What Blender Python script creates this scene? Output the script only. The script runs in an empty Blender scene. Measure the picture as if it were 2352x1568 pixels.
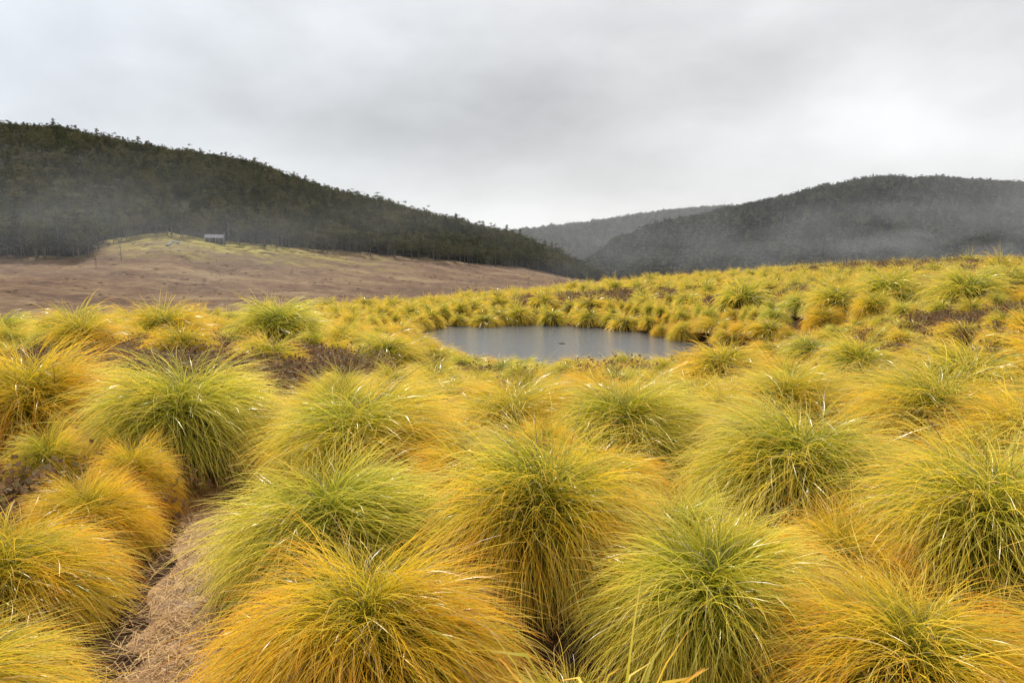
import bpy, math, numpy as np
from mathutils import Vector
rng = np.random.default_rng(7)
R = math.radians
scene = bpy.context.scene
COL = scene.collection

# ---------------------------------------------------------------- helpers
def add_mesh(name, V, F, smooth=True, attr=None, mat=None):
    V = np.asarray(V, dtype=np.float32); F = np.asarray(F, dtype=np.int32)
    me = bpy.data.meshes.new(name)
    me.vertices.add(len(V)); me.vertices.foreach_set("co", V.ravel())
    m, k = F.shape
    me.loops.add(m*k); me.loops.foreach_set("vertex_index", F.ravel())
    me.polygons.add(m); me.polygons.foreach_set("loop_start", np.arange(0, m*k, k, dtype=np.int32))
    me.update(calc_edges=True)
    me.polygons.foreach_set("use_smooth", np.full(m, smooth))
    if attr is not None:
        a = me.attributes.new("info", 'FLOAT_COLOR', 'POINT')
        c = np.ones((len(V), 4), dtype=np.float32); c[:, :attr.shape[1]] = attr
        a.data.foreach_set("color", c.ravel())
    if mat: me.materials.append(mat)
    me.validate()
    return me

def add_obj(name, data, loc=(0,0,0), parent=None, **props):
    o = bpy.data.objects.new(name, data); COL.objects.link(o)
    o.location = loc
    if parent: o.parent = parent
    for k, v in props.items(): o[k] = v
    return o

class NT:
    def __init__(s, mat):
        s.t = mat.node_tree; s.n = s.t.nodes; s.l = s.t.links
    def add(s, typ, **kw):
        nd = s.n.new(typ)
        for k, v in kw.items(): setattr(nd, k, v)
        return nd
    def link(s, a, b): s.l.new(a, b)
    def math(s, op, a, b=None, clamp=False, c=None):
        nd = s.n.new('ShaderNodeMath'); nd.operation = op; nd.use_clamp = clamp
        for i, v in enumerate((a, b, c)):
            if v is None: continue
            if isinstance(v, (int, float)): nd.inputs[i].default_value = v
            else: s.l.new(v, nd.inputs[i])
        return nd.outputs[0]
    def mix(s, f, a, b, mode='MIX'):
        nd = s.n.new('ShaderNodeMix'); nd.data_type = 'RGBA'; nd.blend_type = mode
        for idx, v in ((0, f), (6, a), (7, b)):
            if isinstance(v, (int, float)): nd.inputs[idx].default_value = v
            elif isinstance(v, tuple): nd.inputs[idx].default_value = (*v, 1) if len(v) == 3 else v
            else: s.l.new(v, nd.inputs[idx])
        return nd.outputs[2]
    def ramp(s, f, stops):
        nd = s.n.new('ShaderNodeValToRGB'); e = nd.color_ramp.elements
        while len(e) < len(stops): e.new(0.5)
        for el, (p, c) in zip(e, stops): el.position = p; el.color = (*c, 1)
        s.l.new(f, nd.inputs[0]); return nd.outputs[0]
    def noise(s, scale, detail=4, rough=.55, vec=None, mapscale=None):
        nd = s.n.new('ShaderNodeTexNoise'); nd.inputs['Scale'].default_value = scale
        nd.inputs['Detail'].default_value = detail; nd.inputs['Roughness'].default_value = rough
        if vec is not None:
            if mapscale:
                mp = s.n.new('ShaderNodeMapping'); mp.inputs['Scale'].default_value = mapscale
                s.l.new(vec, mp.inputs[0]); vec = mp.outputs[0]
            s.l.new(vec, nd.inputs['Vector'])
        return nd.outputs[0]

def new_mat(name):
    m = bpy.data.materials.new(name); m.use_nodes = True
    m.node_tree.nodes.clear()
    t = NT(m); out = t.add('ShaderNodeOutputMaterial')
    return m, t, out

def simple_mat(name, c1, c2, scale=3, rough=.8, bump=.2, spec=.3):
    m, t, out = new_mat(name)
    tc = t.add('ShaderNodeTexCoord')
    n = t.noise(scale, 5, .6, tc.outputs['Object'])
    col = t.ramp(n, [(.3, c1), (.7, c2)])
    p = t.add('ShaderNodeBsdfPrincipled'); t.link(col, p.inputs['Base Color'])
    p.inputs['Roughness'].default_value = rough; p.inputs['Specular IOR Level'].default_value = spec
    b = t.add('ShaderNodeBump'); b.inputs['Strength'].default_value = bump
    t.link(n, b.inputs['Height']); t.link(b.outputs[0], p.inputs['Normal'])
    t.link(p.outputs[0], out.inputs[0]); return m

# ---------------------------------------------------------------- materials
def grass_material():
    m, t, out = new_mat("tussock_grass")
    at = t.add('ShaderNodeAttribute', attribute_name="info")
    sp = t.add('ShaderNodeSeparateColor'); t.link(at.outputs['Color'], sp.inputs[0])
    tt, rn, dead = sp.outputs[0], sp.outputs[1], sp.outputs[2]
    oi = t.add('ShaderNodeObjectInfo')
    oc = t.add('ShaderNodeSeparateColor'); t.link(oi.outputs['Color'], oc.inputs[0])
    geo = t.add('ShaderNodeNewGeometry')
    wn = t.noise(1.6, 4, .65, geo.outputs['Position'])
    green = t.ramp(tt, [(0, (.050,.056,.008)), (.22, (.17,.205,.016)), (.52, (.50,.50,.042)), (.82, (.90,.80,.15)), (1, (.96,.76,.26))])  # dark roots: shade inside the clump put into the ramp
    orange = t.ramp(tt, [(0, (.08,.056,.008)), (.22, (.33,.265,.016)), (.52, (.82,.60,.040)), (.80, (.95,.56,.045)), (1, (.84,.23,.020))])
    a = t.math('MULTIPLY', rn, 1.15)
    b = t.math('MULTIPLY', oi.outputs['Random'], .35)
    c = t.math('MULTIPLY', t.math('SUBTRACT', wn, .5), 1.7)
    f = t.math('ADD', t.math('ADD', t.math('MULTIPLY', oc.outputs[0], .80), a), t.math('ADD', b, c))
    f = t.math('SUBTRACT', f, .80, clamp=True)
    col = t.mix(f, green, orange)
    straw = t.ramp(rn, [(0, (.022,.012,.005)), (.45, (.085,.052,.020)), (1, (.80,.64,.34))])  # dead straw; dark end also carries shade painted on the low blades
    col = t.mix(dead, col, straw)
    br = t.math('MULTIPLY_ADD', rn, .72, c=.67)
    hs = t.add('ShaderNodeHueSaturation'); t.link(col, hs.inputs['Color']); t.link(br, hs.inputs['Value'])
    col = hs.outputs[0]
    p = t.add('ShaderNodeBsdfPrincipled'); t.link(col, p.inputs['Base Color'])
    p.inputs['Roughness'].default_value = .34; p.inputs['Specular IOR Level'].default_value = .68
    tr = t.add('ShaderNodeBsdfTranslucent'); t.link(col, tr.inputs[0])
    mx = t.add('ShaderNodeMixShader'); mx.inputs[0].default_value = .38
    t.link(p.outputs[0], mx.inputs[1]); t.link(tr.outputs[0], mx.inputs[2])
    t.link(mx.outputs[0], out.inputs[0]); return m

def leaf_material(name, stops, rough=.6, trans=.25, objrand=.5, spec=.25):
    m, t, out = new_mat(name)
    at = t.add('ShaderNodeAttribute', attribute_name="info")
    sp = t.add('ShaderNodeSeparateColor'); t.link(at.outputs['Color'], sp.inputs[0])
    oi = t.add('ShaderNodeObjectInfo')
    f = t.math('ADD', t.math('MULTIPLY', sp.outputs[0], 1-objrand), t.math('MULTIPLY', oi.outputs['Random'], objrand))
    col = t.ramp(f, stops)
    p = t.add('ShaderNodeBsdfPrincipled'); t.link(col, p.inputs['Base Color'])
    p.inputs['Roughness'].default_value = rough; p.inputs['Specular IOR Level'].default_value = spec
    tr = t.add('ShaderNodeBsdfTranslucent'); t.link(col, tr.inputs[0])
    mx = t.add('ShaderNodeMixShader'); mx.inputs[0].default_value = trans
    t.link(p.outputs[0], mx.inputs[1]); t.link(tr.outputs[0], mx.inputs[2])
    t.link(mx.outputs[0], out.inputs[0]); return m

M_GRASS = grass_material()
M_LEAF = leaf_material("forest_foliage", [(0, (.019,.021,.010)), (.35, (.046,.051,.020)), (.6, (.086,.085,.033)), (.85, (.15,.13,.06)), (1, (.21,.18,.11))], rough=.9, spec=.03, objrand=.6, trans=.35)  # dark greens also hold the cloud shadow over the forest
M_LEAF_FAR = leaf_material("distant_foliage", [(0, (.007,.010,.007)), (.4, (.027,.035,.019)), (.7, (.070,.077,.042)), (1, (.16,.15,.09))], rough=.9, spec=.02, objrand=.75)
M_HEATH = leaf_material("heath_leaves", [(0, (.075,.040,.020)), (.4, (.19,.105,.052)), (.65, (.26,.165,.085)), (.82,(.24,.215,.09)), (1, (.46,.36,.21))], objrand=.35, trans=.45, spec=.2, rough=.6)
M_PLAIN = leaf_material("plain_heath_leaves", [(0, (.07,.042,.026)), (.5, (.13,.080,.046)), (.8, (.18,.135,.06)), (1, (.28,.22,.11))], objrand=.7, rough=.9, spec=.05, trans=.4)
M_BARK = simple_mat("bark", (.07,.06,.05), (.19,.17,.145), 4, spec=.05)
M_DEADWOOD = simple_mat("weathered_wood", (.08,.077,.072), (.20,.19,.18), 6, spec=.05)
M_STRAW = leaf_material("dry_straw", [(0, (.14,.055,.020)), (.5, (.46,.26,.085)), (1, (.78,.55,.23))], rough=.6, trans=.3, objrand=0, spec=.15)

def ground_material():
    m, t, out = new_mat("moorland_soil")
    at = t.add('ShaderNodeAttribute', attribute_name="info")
    sp = t.add('ShaderNodeSeparateColor'); t.link(at.outputs['Color'], sp.inputs[0])
    geo = t.add('ShaderNodeNewGeometry'); P = geo.outputs['Position']
    n1 = t.noise(9, 6, .65, P)
    near = t.ramp(n1, [(.3, (.022,.013,.008)), (.55, (.070,.042,.021)), (.75, (.17,.11,.05))])
    n2 = t.noise(.022, 9, .68, P, (1, 2.0, 1)); n3 = t.noise(.22, 8, .78, P, (1,1.3,1))
    pl = t.ramp(n2, [(.38, (.095,.055,.038)), (.47, (.15,.090,.058)), (.54, (.20,.128,.075)), (.62, (.31,.22,.12))])
    pl = t.mix(.42, pl, t.ramp(n3, [(.38, (.065,.038,.027)), (.5, (.15,.094,.060)), (.60, (.30,.215,.12))]))
    kn = t.ramp(t.noise(.12, 8, .75, P), [(.38, (.08,.057,.022)), (.5, (.24,.19,.04)), (.60, (.42,.36,.09))])
    kf = t.math('MULTIPLY_ADD', t.noise(.05, 6, .65, P), 2.6, c=-1.3)
    kf = t.math('ADD', sp.outputs[1], t.math('MULTIPLY', kf, t.math('GREATER_THAN', sp.outputs[1], .02)), clamp=True)
    far = t.mix(kf, pl, kn)
    col = t.mix(sp.outputs[0], near, far)
    p = t.add('ShaderNodeBsdfPrincipled'); t.link(col, p.inputs['Base Color']); p.inputs['Roughness'].default_value = .95
    p.inputs['Specular IOR Level'].default_value = .05
    b = t.add('ShaderNodeBump'); b.inputs['Strength'].default_value = .5; b.inputs['Distance'].default_value = .1
    t.link(n1, b.inputs['Height'])
    b2 = t.add('ShaderNodeBump'); b2.inputs['Strength'].default_value = .55; b2.inputs['Distance'].default_value = 1.4
    t.link(n3, b2.inputs['Height']); t.link(b.outputs[0], b2.inputs['Normal'])
    t.link(b2.outputs[0], p.inputs['Normal'])
    t.link(p.outputs[0], out.inputs[0]); return m
M_GROUND = ground_material()

# ---------------------------------------------------------------- terrain
TB = np.array([-180,-75,-48,-37,-32.6,-30.2,-26.5,-20,-13.6,.9,6.4,15.2,27.7,37,60,180.])
TR = np.array([0,5,10,14,20,28,35,45,60,90,150,250,350,450,600,1000,7500.])
TZ = np.array([
 [0,0,0,0,0,-.5,-1,-2,-3,-5,-8,-8,-8,-8,-8,-8,0],
 [0,0,0,0,-.3,-1.1,-2,-3.5,-6,-9,-12,-8,2,14,20,20,0],
 [0,0,0,-.02,-.4,-1.1,-2,-3.5,-6,-9,-12,-7,1,14,20,20,0],
 [0,0,0,-.05,-.42,-1.1,-2,-3.5,-6,-9,-12,-6,2.5,18,22,20,0],
 [0,0,0,-.06,-.42,-1.05,-1.9,-3.3,-6,-9,-12,-6.5,4.5,19,22,20,0],
 [0,0,0,-.07,-.42,-1.0,-1.8,-3.2,-6,-9,-12,-7.5,7,20,24,20,0],
 [0,0,0,-.08,-.42,-.95,-1.7,-3.2,-6,-9,-12,-8,10,24,26,20,0],
 [0,0,-.05,-.2,-.46,-.85,-1.3,-2.5,-5.3,-8.8,-12.3,-8.5,5.5,18,23,15,0],
 [0,0,-.10,-.32,-.5,-.72,-.92,-1.9,-4.5,-8.5,-12.5,-9,0.5,12,20,10,0],
 [0,0,-.25,-.58,-.60,-.55,-.55,-.75,-2,-7,-13,-12,-8.5,-4,2,-10,0],
 [0,0,-.24,-.56,-.58,-.45,-.38,-.35,-1,-6,-14,-16,-16,-15,-14,-25,0],
 [0,0,-.16,-.42,-.42,-.14,.0,.12,0,-4,-14,-20,-24,-26,-28,-30,0],
 [0,.05,.08,.16,.36,.56,.70,.85,.98,-1,-10,-18,-24,-26,-28,-30,0],
 [0,.08,.24,.40,.62,.82,.94,1.08,1.24,.2,-8,-16,-22,-26,-28,-30,0],
 [0,.1,.4,.6,.8,1.,1.1,1.2,1.3,1,-5,-12,-20,-22,-25,-25,0],
 [0,0,0,0,0,-.5,-1,-2,-3,-5,-8,-8,-8,-8,-8,-8,0]])
POND = np.array([(-2.1,24.0),(-.7,24.5),(.6,25.0),(2,24.4),(3.6,23.4),(4.1,21.6),(5.0,19.6),(5.7,17.6),(6.9,16.1),(6.8,15.1),(5.2,14.1),(2.4,13.3),(0.1,13.4),(-1.7,14.8),(-2.6,17.0),(-3.3,18.8),(-3.1,20.5),(-3.4,22)])
def poly_sd(x, y, poly):
    x = np.asarray(x, float); y = np.asarray(y, float)
    d = np.full(x.shape, 1e9); ins = np.zeros(x.shape, bool)
    n = len(poly)
    for i in range(n):
        ax, ay = poly[i]; bx, by = poly[(i+1) % n]
        ex, ey = bx-ax, by-ay
        h = np.clip(((x-ax)*ex+(y-ay)*ey)/(ex*ex+ey*ey), 0, 1)
        d = np.minimum(d, np.hypot(x-ax-h*ex, y-ay-h*ey))
        c = ((ay > y) != (by > y)) & (x < (bx-ax)*(y-ay)/((by-ay) if by != ay else 1e-9)+ax)
        ins ^= c
    return np.where(ins, -d, d)
def sm(x, a, b):
    t = np.clip((x-a)/(b-a), 0, 1); return t*t*(3-2*t)
_w = [(rng.uniform(0, 6.28), rng.uniform(0, 6.28), rng.uniform(.7, 1.4)) for _ in range(24)]
def wav(x, y, L, k0=0, n=6):
    s = 0
    for i in range(n):
        a, p, q = _w[(k0+i) % 24]
        s = s+np.sin((x*math.cos(a)+y*math.sin(a))*6.283/(L*q)+p)
    return s/n
def table(x, y):
    r = np.hypot(x, y); th = np.degrees(np.arctan2(x, y))
    bi = np.clip(np.searchsorted(TB, th)-1, 0, len(TB)-2)
    bf = (th-TB[bi])/(TB[bi+1]-TB[bi])
    rc = np.clip(r, 0, TR[-1]-1)
    ri = np.clip(np.searchsorted(TR, rc, side='right')-1, 0, len(TR)-2)
    rf = (rc-TR[ri])/(TR[ri+1]-TR[ri])
    return (TZ[bi, ri]*(1-rf)+TZ[bi, ri+1]*rf)*(1-bf)+(TZ[bi+1, ri]*(1-rf)+TZ[bi+1, ri+1]*rf)*bf
WATER_Z = -.66
def ground_z(x, y):
    x = np.asarray(x, float); y = np.asarray(y, float)
    r = np.hypot(x, y)
    z = table(x, y)
    z = z+wav(x, y, 1.3)*.035*(1-sm(r, 40, 90))+wav(x, y, 5, 5)*.05*sm(r, 3, 10)*(1-sm(r, 60, 120))
    z = z+sm(r, 60, 200)*(wav(x, y, 70, 3)*1.2+wav(x, y, 22, 6)*.7+wav(x, y, 9, 9)*.3+wav(x, y, 4, 2)*.1)
    d = poly_sd(x, y, POND)
    z = np.where(d < 1.2, z*sm(d, -.1, 1.2)+(1-sm(d, -.1, 1.2))*(-.72-.5*sm(-d, 0, 1.5)), z)
    return z

PATH = np.array([(-2.5,5.4),(-2.10,4.5),(-1.76,3.8),(-1.54,3.0),(-1.34,2.6),(-1.22,2.1),(-1.2,1.2),(-1.3,.2)])
PATHW = np.array([.13,.15,.16,.17,.18,.18,.2,.2])
def path_d(x, y):
    x = np.asarray(x, float); y = np.asarray(y, float); d = np.full(x.shape, 1e9)
    for i in range(len(PATH)-1):
        a, b = PATH[i], PATH[i+1]; e = b-a
        h = np.clip(((x-a[0])*e[0]+(y-a[1])*e[1])/(e@e), 0, 1)
        d = np.minimum(d, np.hypot(x-a[0]-h*e[0], y-a[1]-h*e[1]))
    return d
PATCH = [(-4.9,9.2,2.5,3.5),(4,31,4.2,2.4),(25,40,7,6),(9.6,12.3,1.9,1.1),(44,52,9,7),(15.2,20.3,2.4,1.3),(9.5,25,1.8,1.2),(19,29,2.4,1.5),(-3.4,4.3,.6,.5)]
def in_patch(x, y, g=0.):
    s = False
    for cx, cy, a, b in PATCH:
        w = .35*wav(x, y, 2.5, 11) if cy < 15 else .9*wav(x, y, 4.5, 11)
        s = s | (((x-cx)/(a+g))**2+((y-cy)/(b+g))**2 < 1+w)
    return s

th = np.concatenate([np.arange(-180, -75, 5), np.arange(-75, -45, 1), np.arange(-45, 45, .25), np.arange(45, 75, 1), np.arange(75, 180, 5)])
rr = np.concatenate([np.geomspace(.4, 60, 330), np.geomspace(61, 7400, 170)])
TH, RR = np.meshgrid(np.radians(th), rr)
X = RR*np.sin(TH); Y = RR*np.cos(TH)
nr, nt = X.shape
Z = ground_z(X, Y)
V = np.stack([X, Y, Z], -1).reshape(-1, 3)
V = np.vstack([V, [[0, 0, float(ground_z(np.array([0.]), np.array([0.]))[0])]]])
i, j = np.meshgrid(np.arange(nr-1), np.arange(nt), indexing='ij'); j2 = (j+1) % nt
F = np.stack([i*nt+j, i*nt+j2, (i+1)*nt+j2, (i+1)*nt+j], -1).reshape(-1, 4)[:, ::-1]
rflat = np.hypot(V[:, 0], V[:, 1])
zone = sm(rflat, 45, 75)
kn = np.exp(-(((V[:, 0]+160)/66)**2+((V[:, 1]-350)/42)**2))
kn = np.clip(kn*1.4-.05, 0, 1)
att = np.stack([zone, kn, zone*0], -1)
ctr = len(V)-1
Fc = np.array([[ctr, (k+2) % nt, (k+1) % nt, k] for k in range(0, nt-1, 2)])
me = add_mesh("ground", V, np.vstack([F, Fc]), attr=att, mat=M_GROUND)
g = add_obj("ground", me, kind="structure", label="moorland ground with peat soil and brown valley plain", category="ground")

# path
n = 60
s = np.linspace(0, len(PATH)-1, n); k = np.arange(len(PATH))
px = np.interp(s, k, PATH[:, 0]); py = np.interp(s, k, PATH[:, 1]); pw = np.interp(s, k, PATHW)
tx = np.gradient(px); ty = np.gradient(py); l = np.hypot(tx, ty); nx, ny = ty/l, -tx/l
rows = []
for q in np.linspace(-1, 1, 9):
    w = pw*(1+.25*np.sin(s*9+q*3))
    xx = px+nx*w*q; yy = py+ny*w*q
    rows.append(np.stack([xx, yy, ground_z(xx, yy)+.016-.014*(q*q)], -1))
V = np.array(rows); a, b = V.shape[:2]
i, j = np.meshgrid(np.arange(a-1), np.arange(b-1), indexing='ij')
F = np.stack([i*b+j, i*b+j+1, (i+1)*b+j+1, (i+1)*b+j], -1).reshape(-1, 4)
M_PATH = simple_mat("trodden_path", (.11,.048,.018), (.46,.28,.10), 11, .6, .7, spec=.2)
add_obj("path", add_mesh("path", V.reshape(-1, 3), F, mat=M_PATH), kind="structure", label="narrow trodden path covered in dry straw", category="path")

# ---------------------------------------------------------------- hills
def hill(name, ridge, base, lo, hi, tree_h, mat, label, rough, step=.3):
    ridge = np.array(ridge, float); base = np.array(base, float)
    def prof(b):
        Yr = np.interp(b, ridge[:, 0], ridge[:, 1]); sl = np.interp(b, ridge[:, 0], ridge[:, 2])
        Yb = np.interp(b, base[:, 0], base[:, 1])
        c = np.cos(np.radians(b))
        return Yb/c, Yr/c, 1.65+Yr*sl-tree_h
    def height(b, r):
        rb, rrg, zr = prof(b)
        x = r*np.sin(np.radians(b)); y = r*np.cos(np.radians(b))
        zb = ground_z(rb*np.sin(np.radians(b)), rb*np.cos(np.radians(b)))
        s = (r-rb)/(rrg-rb)
        up = np.where(s < 1, np.clip(s, 0, 1)*.55+.45*np.sin(np.clip(s, 0, 1)*math.pi/2), 1-.35*((s-1)/.8)**2)
        z = zb+(zr-zb)*up
        env = np.clip(s, 0, 1)*np.clip(1.0-s, 0, 1)*4
        z = z+env*(wav(x, y, rough*6, 4)*rough*.45+wav(x, y, rough*2.2, 8)*rough*.16)
        z = np.where(s < 0, ground_z(x, y)-3-8*np.clip(-s, 0, 1), z)
        return x, y, z
    B = np.arange(lo, hi+step, step); S = np.linspace(-.08, 1.7, 90)
    bb, ss = np.meshgrid(B, S)
    rb, rrg, _ = prof(bb)
    x, y, z = height(bb, rb+ss*(rrg-rb))
    V = np.stack([x, y, z], -1); a, c = V.shape[:2]
    i, j = np.meshgrid(np.arange(a-1), np.arange(c-1), indexing='ij')
    F = np.stack([i*c+j, i*c+j+1, (i+1)*c+j+1, (i+1)*c+j], -1).reshape(-1, 4)
    add_obj(name, add_mesh(name, V.reshape(-1, 3), F, mat=mat), kind="structure", label=label, category="hill")
    return prof, height

M_HILL = simple_mat("forest_floor", (.014,.015,.008), (.035,.036,.018), .05, .95, .1, spec=.02)  # floor kept dark: cloud shadow on the hill put into the colour
M_HILLF = simple_mat("distant_slope", (.008,.010,.008), (.025,.027,.018), .02, .95, .1, spec=.02)
RIDGE1 = [(-75,900,.19),(-48.7,900,.195),(-37,850,.1938),(-32.7,820,.1896),(-29.3,800,.1696),(-25,780,.1575),(-20.3,760,.1411),(-14.9,720,.1057),(-10,690,.086),(-4.6,660,.0612),(.15,640,.0426),(3.8,620,.0126),(6.4,600,-.0189),(10,600,-.06)]
BASE1 = [(-75,230),(-48,260),(-37,286),(-33,288),(-31.8,296),(-30.8,335),(-26.5,352),(-24,354),(-20,368),(-13.6,400),(-4.6,440),(.9,480),(3.8,520),(6.4,560),(10,570)]
prof1, h1 = hill("hill", RIDGE1, BASE1, -75, 9, 8, M_HILL, "dark forested hill rising above the brown plain", 16)
RIDGE2 = [(2,1500,-.04),(4,1500,-.025),(8.2,1550,.0252),(10,1600,.0376),(13.8,1700,.0625),(16.9,1800,.0792),(20.2,1850,.0903),(22.8,1900,.1014),(24.9,1950,.1117),(26.7,2000,.1192),(28.2,2000,.1222),(29.8,2000,.1205),(31.5,2000,.1222),(33.8,2000,.118),(37,2000,.1105),(44.4,2000,.0934),(75,2000,.06)]
BASE2 = [(2,1100),(10,1000),(20,900),(37,800),(75,700)]
prof2, h2 = hill("hill", RIDGE2, BASE2, 2, 75, 11, M_HILLF, "misty forested hill with a broad rounded summit", 60)
RIDGE3 = [(-20,3500,.0),(-5,3500,.036),(.15,3500,.0451),(6.4,3500,.0582),(11.8,3500,.0731),(16.6,3500,.0811),(22,3500,.083),(40,3500,.06)]
prof3, h3 = hill("hill", RIDGE3, [(-20,2300),(40,2300)], -18, 38, 8, M_HILLF, "far blue-grey plateau ridge", 70)

# ---------------------------------------------------------------- scatter
def scatter(name, P, rotz, scl, idx, objs, tilt=None, **props):
    c = bpy.data.collections.new(name+"_kinds")
    for o in objs: c.objects.link(o)
    me = bpy.data.meshes.new(name); n = len(P)
    me.vertices.add(n); me.vertices.foreach_set("co", np.asarray(P, np.float32).ravel())
    ro = np.zeros((n, 3), np.float32); ro[:, 2] = rotz
    if tilt is not None: ro[:, :2] = tilt
    a = me.attributes.new("rot", 'FLOAT_VECTOR', 'POINT'); a.data.foreach_set("vector", ro.ravel())
    a = me.attributes.new("scl", 'FLOAT_VECTOR', 'POINT'); a.data.foreach_set("vector", np.asarray(scl, np.float32).ravel())
    a = me.attributes.new("idx", 'INT', 'POINT'); a.data.foreach_set("value", np.asarray(idx, np.int32))
    o = add_obj(name, me, kind="stuff", **props)
    ng = bpy.data.node_groups.new(name, 'GeometryNodeTree')
    ng.interface.new_socket("Geometry", in_out='INPUT', socket_type='NodeSocketGeometry')
    ng.interface.new_socket("Geometry", in_out='OUTPUT', socket_type='NodeSocketGeometry')
    N = ng.nodes; L = ng.links
    gi = N.new('NodeGroupInput'); go = N.new('NodeGroupOutput')
    ip = N.new('GeometryNodeInstanceOnPoints'); ci = N.new('GeometryNodeCollectionInfo')
    ci.inputs['Collection'].default_value = c
    ci.inputs['Separate Children'].default_value = True; ci.inputs['Reset Children'].default_value = True
    def na(nm, dt):
        q = N.new('GeometryNodeInputNamedAttribute'); q.data_type = dt; q.inputs[0].default_value = nm; return q.outputs['Attribute']
    e = N.new('FunctionNodeEulerToRotation')
    L.new(na("rot", 'FLOAT_VECTOR'), e.inputs[0]); L.new(e.outputs[0], ip.inputs['Rotation'])
    L.new(na("scl", 'FLOAT_VECTOR'), ip.inputs['Scale'])
    ip.inputs['Pick Instance'].default_value = True
    L.new(na("idx", 'INT'), ip.inputs['Instance Index'])
    L.new(gi.outputs[0], ip.inputs['Points']); L.new(ci.outputs[0], ip.inputs['Instance'])
    L.new(ip.outputs[0], go.inputs[0])
    md = o.modifiers.new("scatter", 'NODES'); md.node_group = ng
    return o

# ---------------------------------------------------------------- tussocks
def tussock_mesh(name, n, width, seed, segs, wind=.12):
    """dense mop: crown blades bow over with the wind, flanks arch and hang to the ground"""
    r = np.random.default_rng(seed)
    K = 110
    PM = R(80)
    cx, cy = r.uniform(-.05, .05, 2)
    lu = r.uniform(0, 1, K)**.55; la = r.uniform(0, 2*math.pi, K)
    lE = r.normal(0, R(15), K); lk = r.uniform(0, 1, K); lL = r.normal(0, .06, K)
    u = r.uniform(0, 1, n)**.5; az = r.uniform(0, 2*math.pi, n)
    dE = r.normal(0, R(18), n); dL = r.normal(0, .06, n); rn = r.uniform(0, 1, n)
    k = r.integers(0, K, n); use = r.uniform(0, 1, n) < .6
    az = np.where(use, la[k]+r.normal(0, .13, n)/(lu[k]+.25), az)
    u = np.where(use, np.clip(np.abs(lu[k]+r.normal(0, .08, n)), 0, 1), u)
    dE = np.where(use, lE[k]+r.normal(0, R(8), n), dE)
    dL = np.where(use, lL[k]+r.normal(0, .04, n), dL)
    rn = np.where(use, .45*lk[k]+.55*rn, rn)
    phi = PM*u
    E = R(84)+R(80)*u**.8+dE
    L = .54-.07*u**2+dL
    dead = (r.uniform(0, 1, n) < .05)
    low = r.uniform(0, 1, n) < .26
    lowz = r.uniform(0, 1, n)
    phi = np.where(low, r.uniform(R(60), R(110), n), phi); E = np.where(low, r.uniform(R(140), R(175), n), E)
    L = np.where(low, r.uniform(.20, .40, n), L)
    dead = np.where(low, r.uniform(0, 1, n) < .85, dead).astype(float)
    rn = np.where(low, rn*.45, rn)  # low thatch darkened, shadow under the tussock put into its colour
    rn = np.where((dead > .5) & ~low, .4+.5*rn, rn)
    stray = (r.uniform(0, 1, n) < .03) & ~low
    L = np.where(stray, L*1.15, L); E = np.where(stray, E-R(30), E)
    br = .28*u; br = np.where(low, .26, br)
    bz = .31-.14*u**1.5; bz = np.where(low, .04+.22*lowz, bz)
    ab = az+r.normal(0, 1.1, n)*(1-u)
    jit = r.normal(0, .05, (n, 2))
    base = np.stack([cx+br*np.cos(ab)+jit[:, 0], cy+br*np.sin(ab)+jit[:, 1], bz], -1)
    ts = np.linspace(0, 1, segs+1)
    pts = np.zeros((n, segs+1, 3)); pts[:, 0] = base
    cur = base.copy()
    side = np.zeros((n, segs+1, 3))
    rv = r.normal(0, 1, (n, 3)); rv[:, 2] *= .3
    azw = r.normal(0, .46, n)
    for q in range(segs+1):
        t = ts[q]
        a2 = az+azw*t
        ang = phi+(E-phi)*t**1.05
        d = np.stack([np.sin(ang)*np.cos(a2)+wind*t*1.6, np.sin(ang)*np.sin(a2)-.3*wind*t, np.cos(ang)], -1)
        d /= np.linalg.norm(d, axis=1, keepdims=True)
        sd = np.cross(d, rv); sd /= np.linalg.norm(sd, axis=1, keepdims=True)+1e-9
        side[:, q] = sd
        if q > 0: cur = cur+d*(L/segs)[:, None]; pts[:, q] = cur
    fl = .01+.05*rn[:, None]
    pts[..., 2] = np.where(pts[..., 2] < fl, fl-(fl-pts[..., 2])*.12, pts[..., 2])
    w = width*(.55+.45*np.sin(np.clip(ts*1.2+.35, 0, 3)))*(1-.88*ts**2.2)
    ww = w[None, :, None]*(r.uniform(.7, 1.3, n))[:, None, None]*.5
    A = pts-side*ww; Bv = pts+side*ww
    V = np.stack([A, Bv], 2).reshape(-1, 3)
    b0 = (np.arange(n)*(segs+1)*2)[:, None]; q = (np.arange(segs)*2)[None, :]
    F = np.stack([b0+q, b0+q+1, b0+q+3, b0+q+2], -1).reshape(-1, 4)
    att = np.stack([np.broadcast_to(ts[None, :, None], (n, segs+1, 2)), np.broadcast_to(rn[:, None, None], (n, segs+1, 2)), np.broadcast_to(dead[:, None, None], (n, segs+1, 2))], -1).reshape(-1, 3)
    return add_mesh(name, V, F, attr=att, mat=M_GRASS)

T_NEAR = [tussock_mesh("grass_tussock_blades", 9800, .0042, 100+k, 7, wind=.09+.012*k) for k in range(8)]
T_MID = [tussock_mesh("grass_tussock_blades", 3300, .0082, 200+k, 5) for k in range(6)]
T_FAR = [tussock_mesh("grass_tussock_blades", 1100, .016, 300+k, 4) for k in range(5)]

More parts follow.
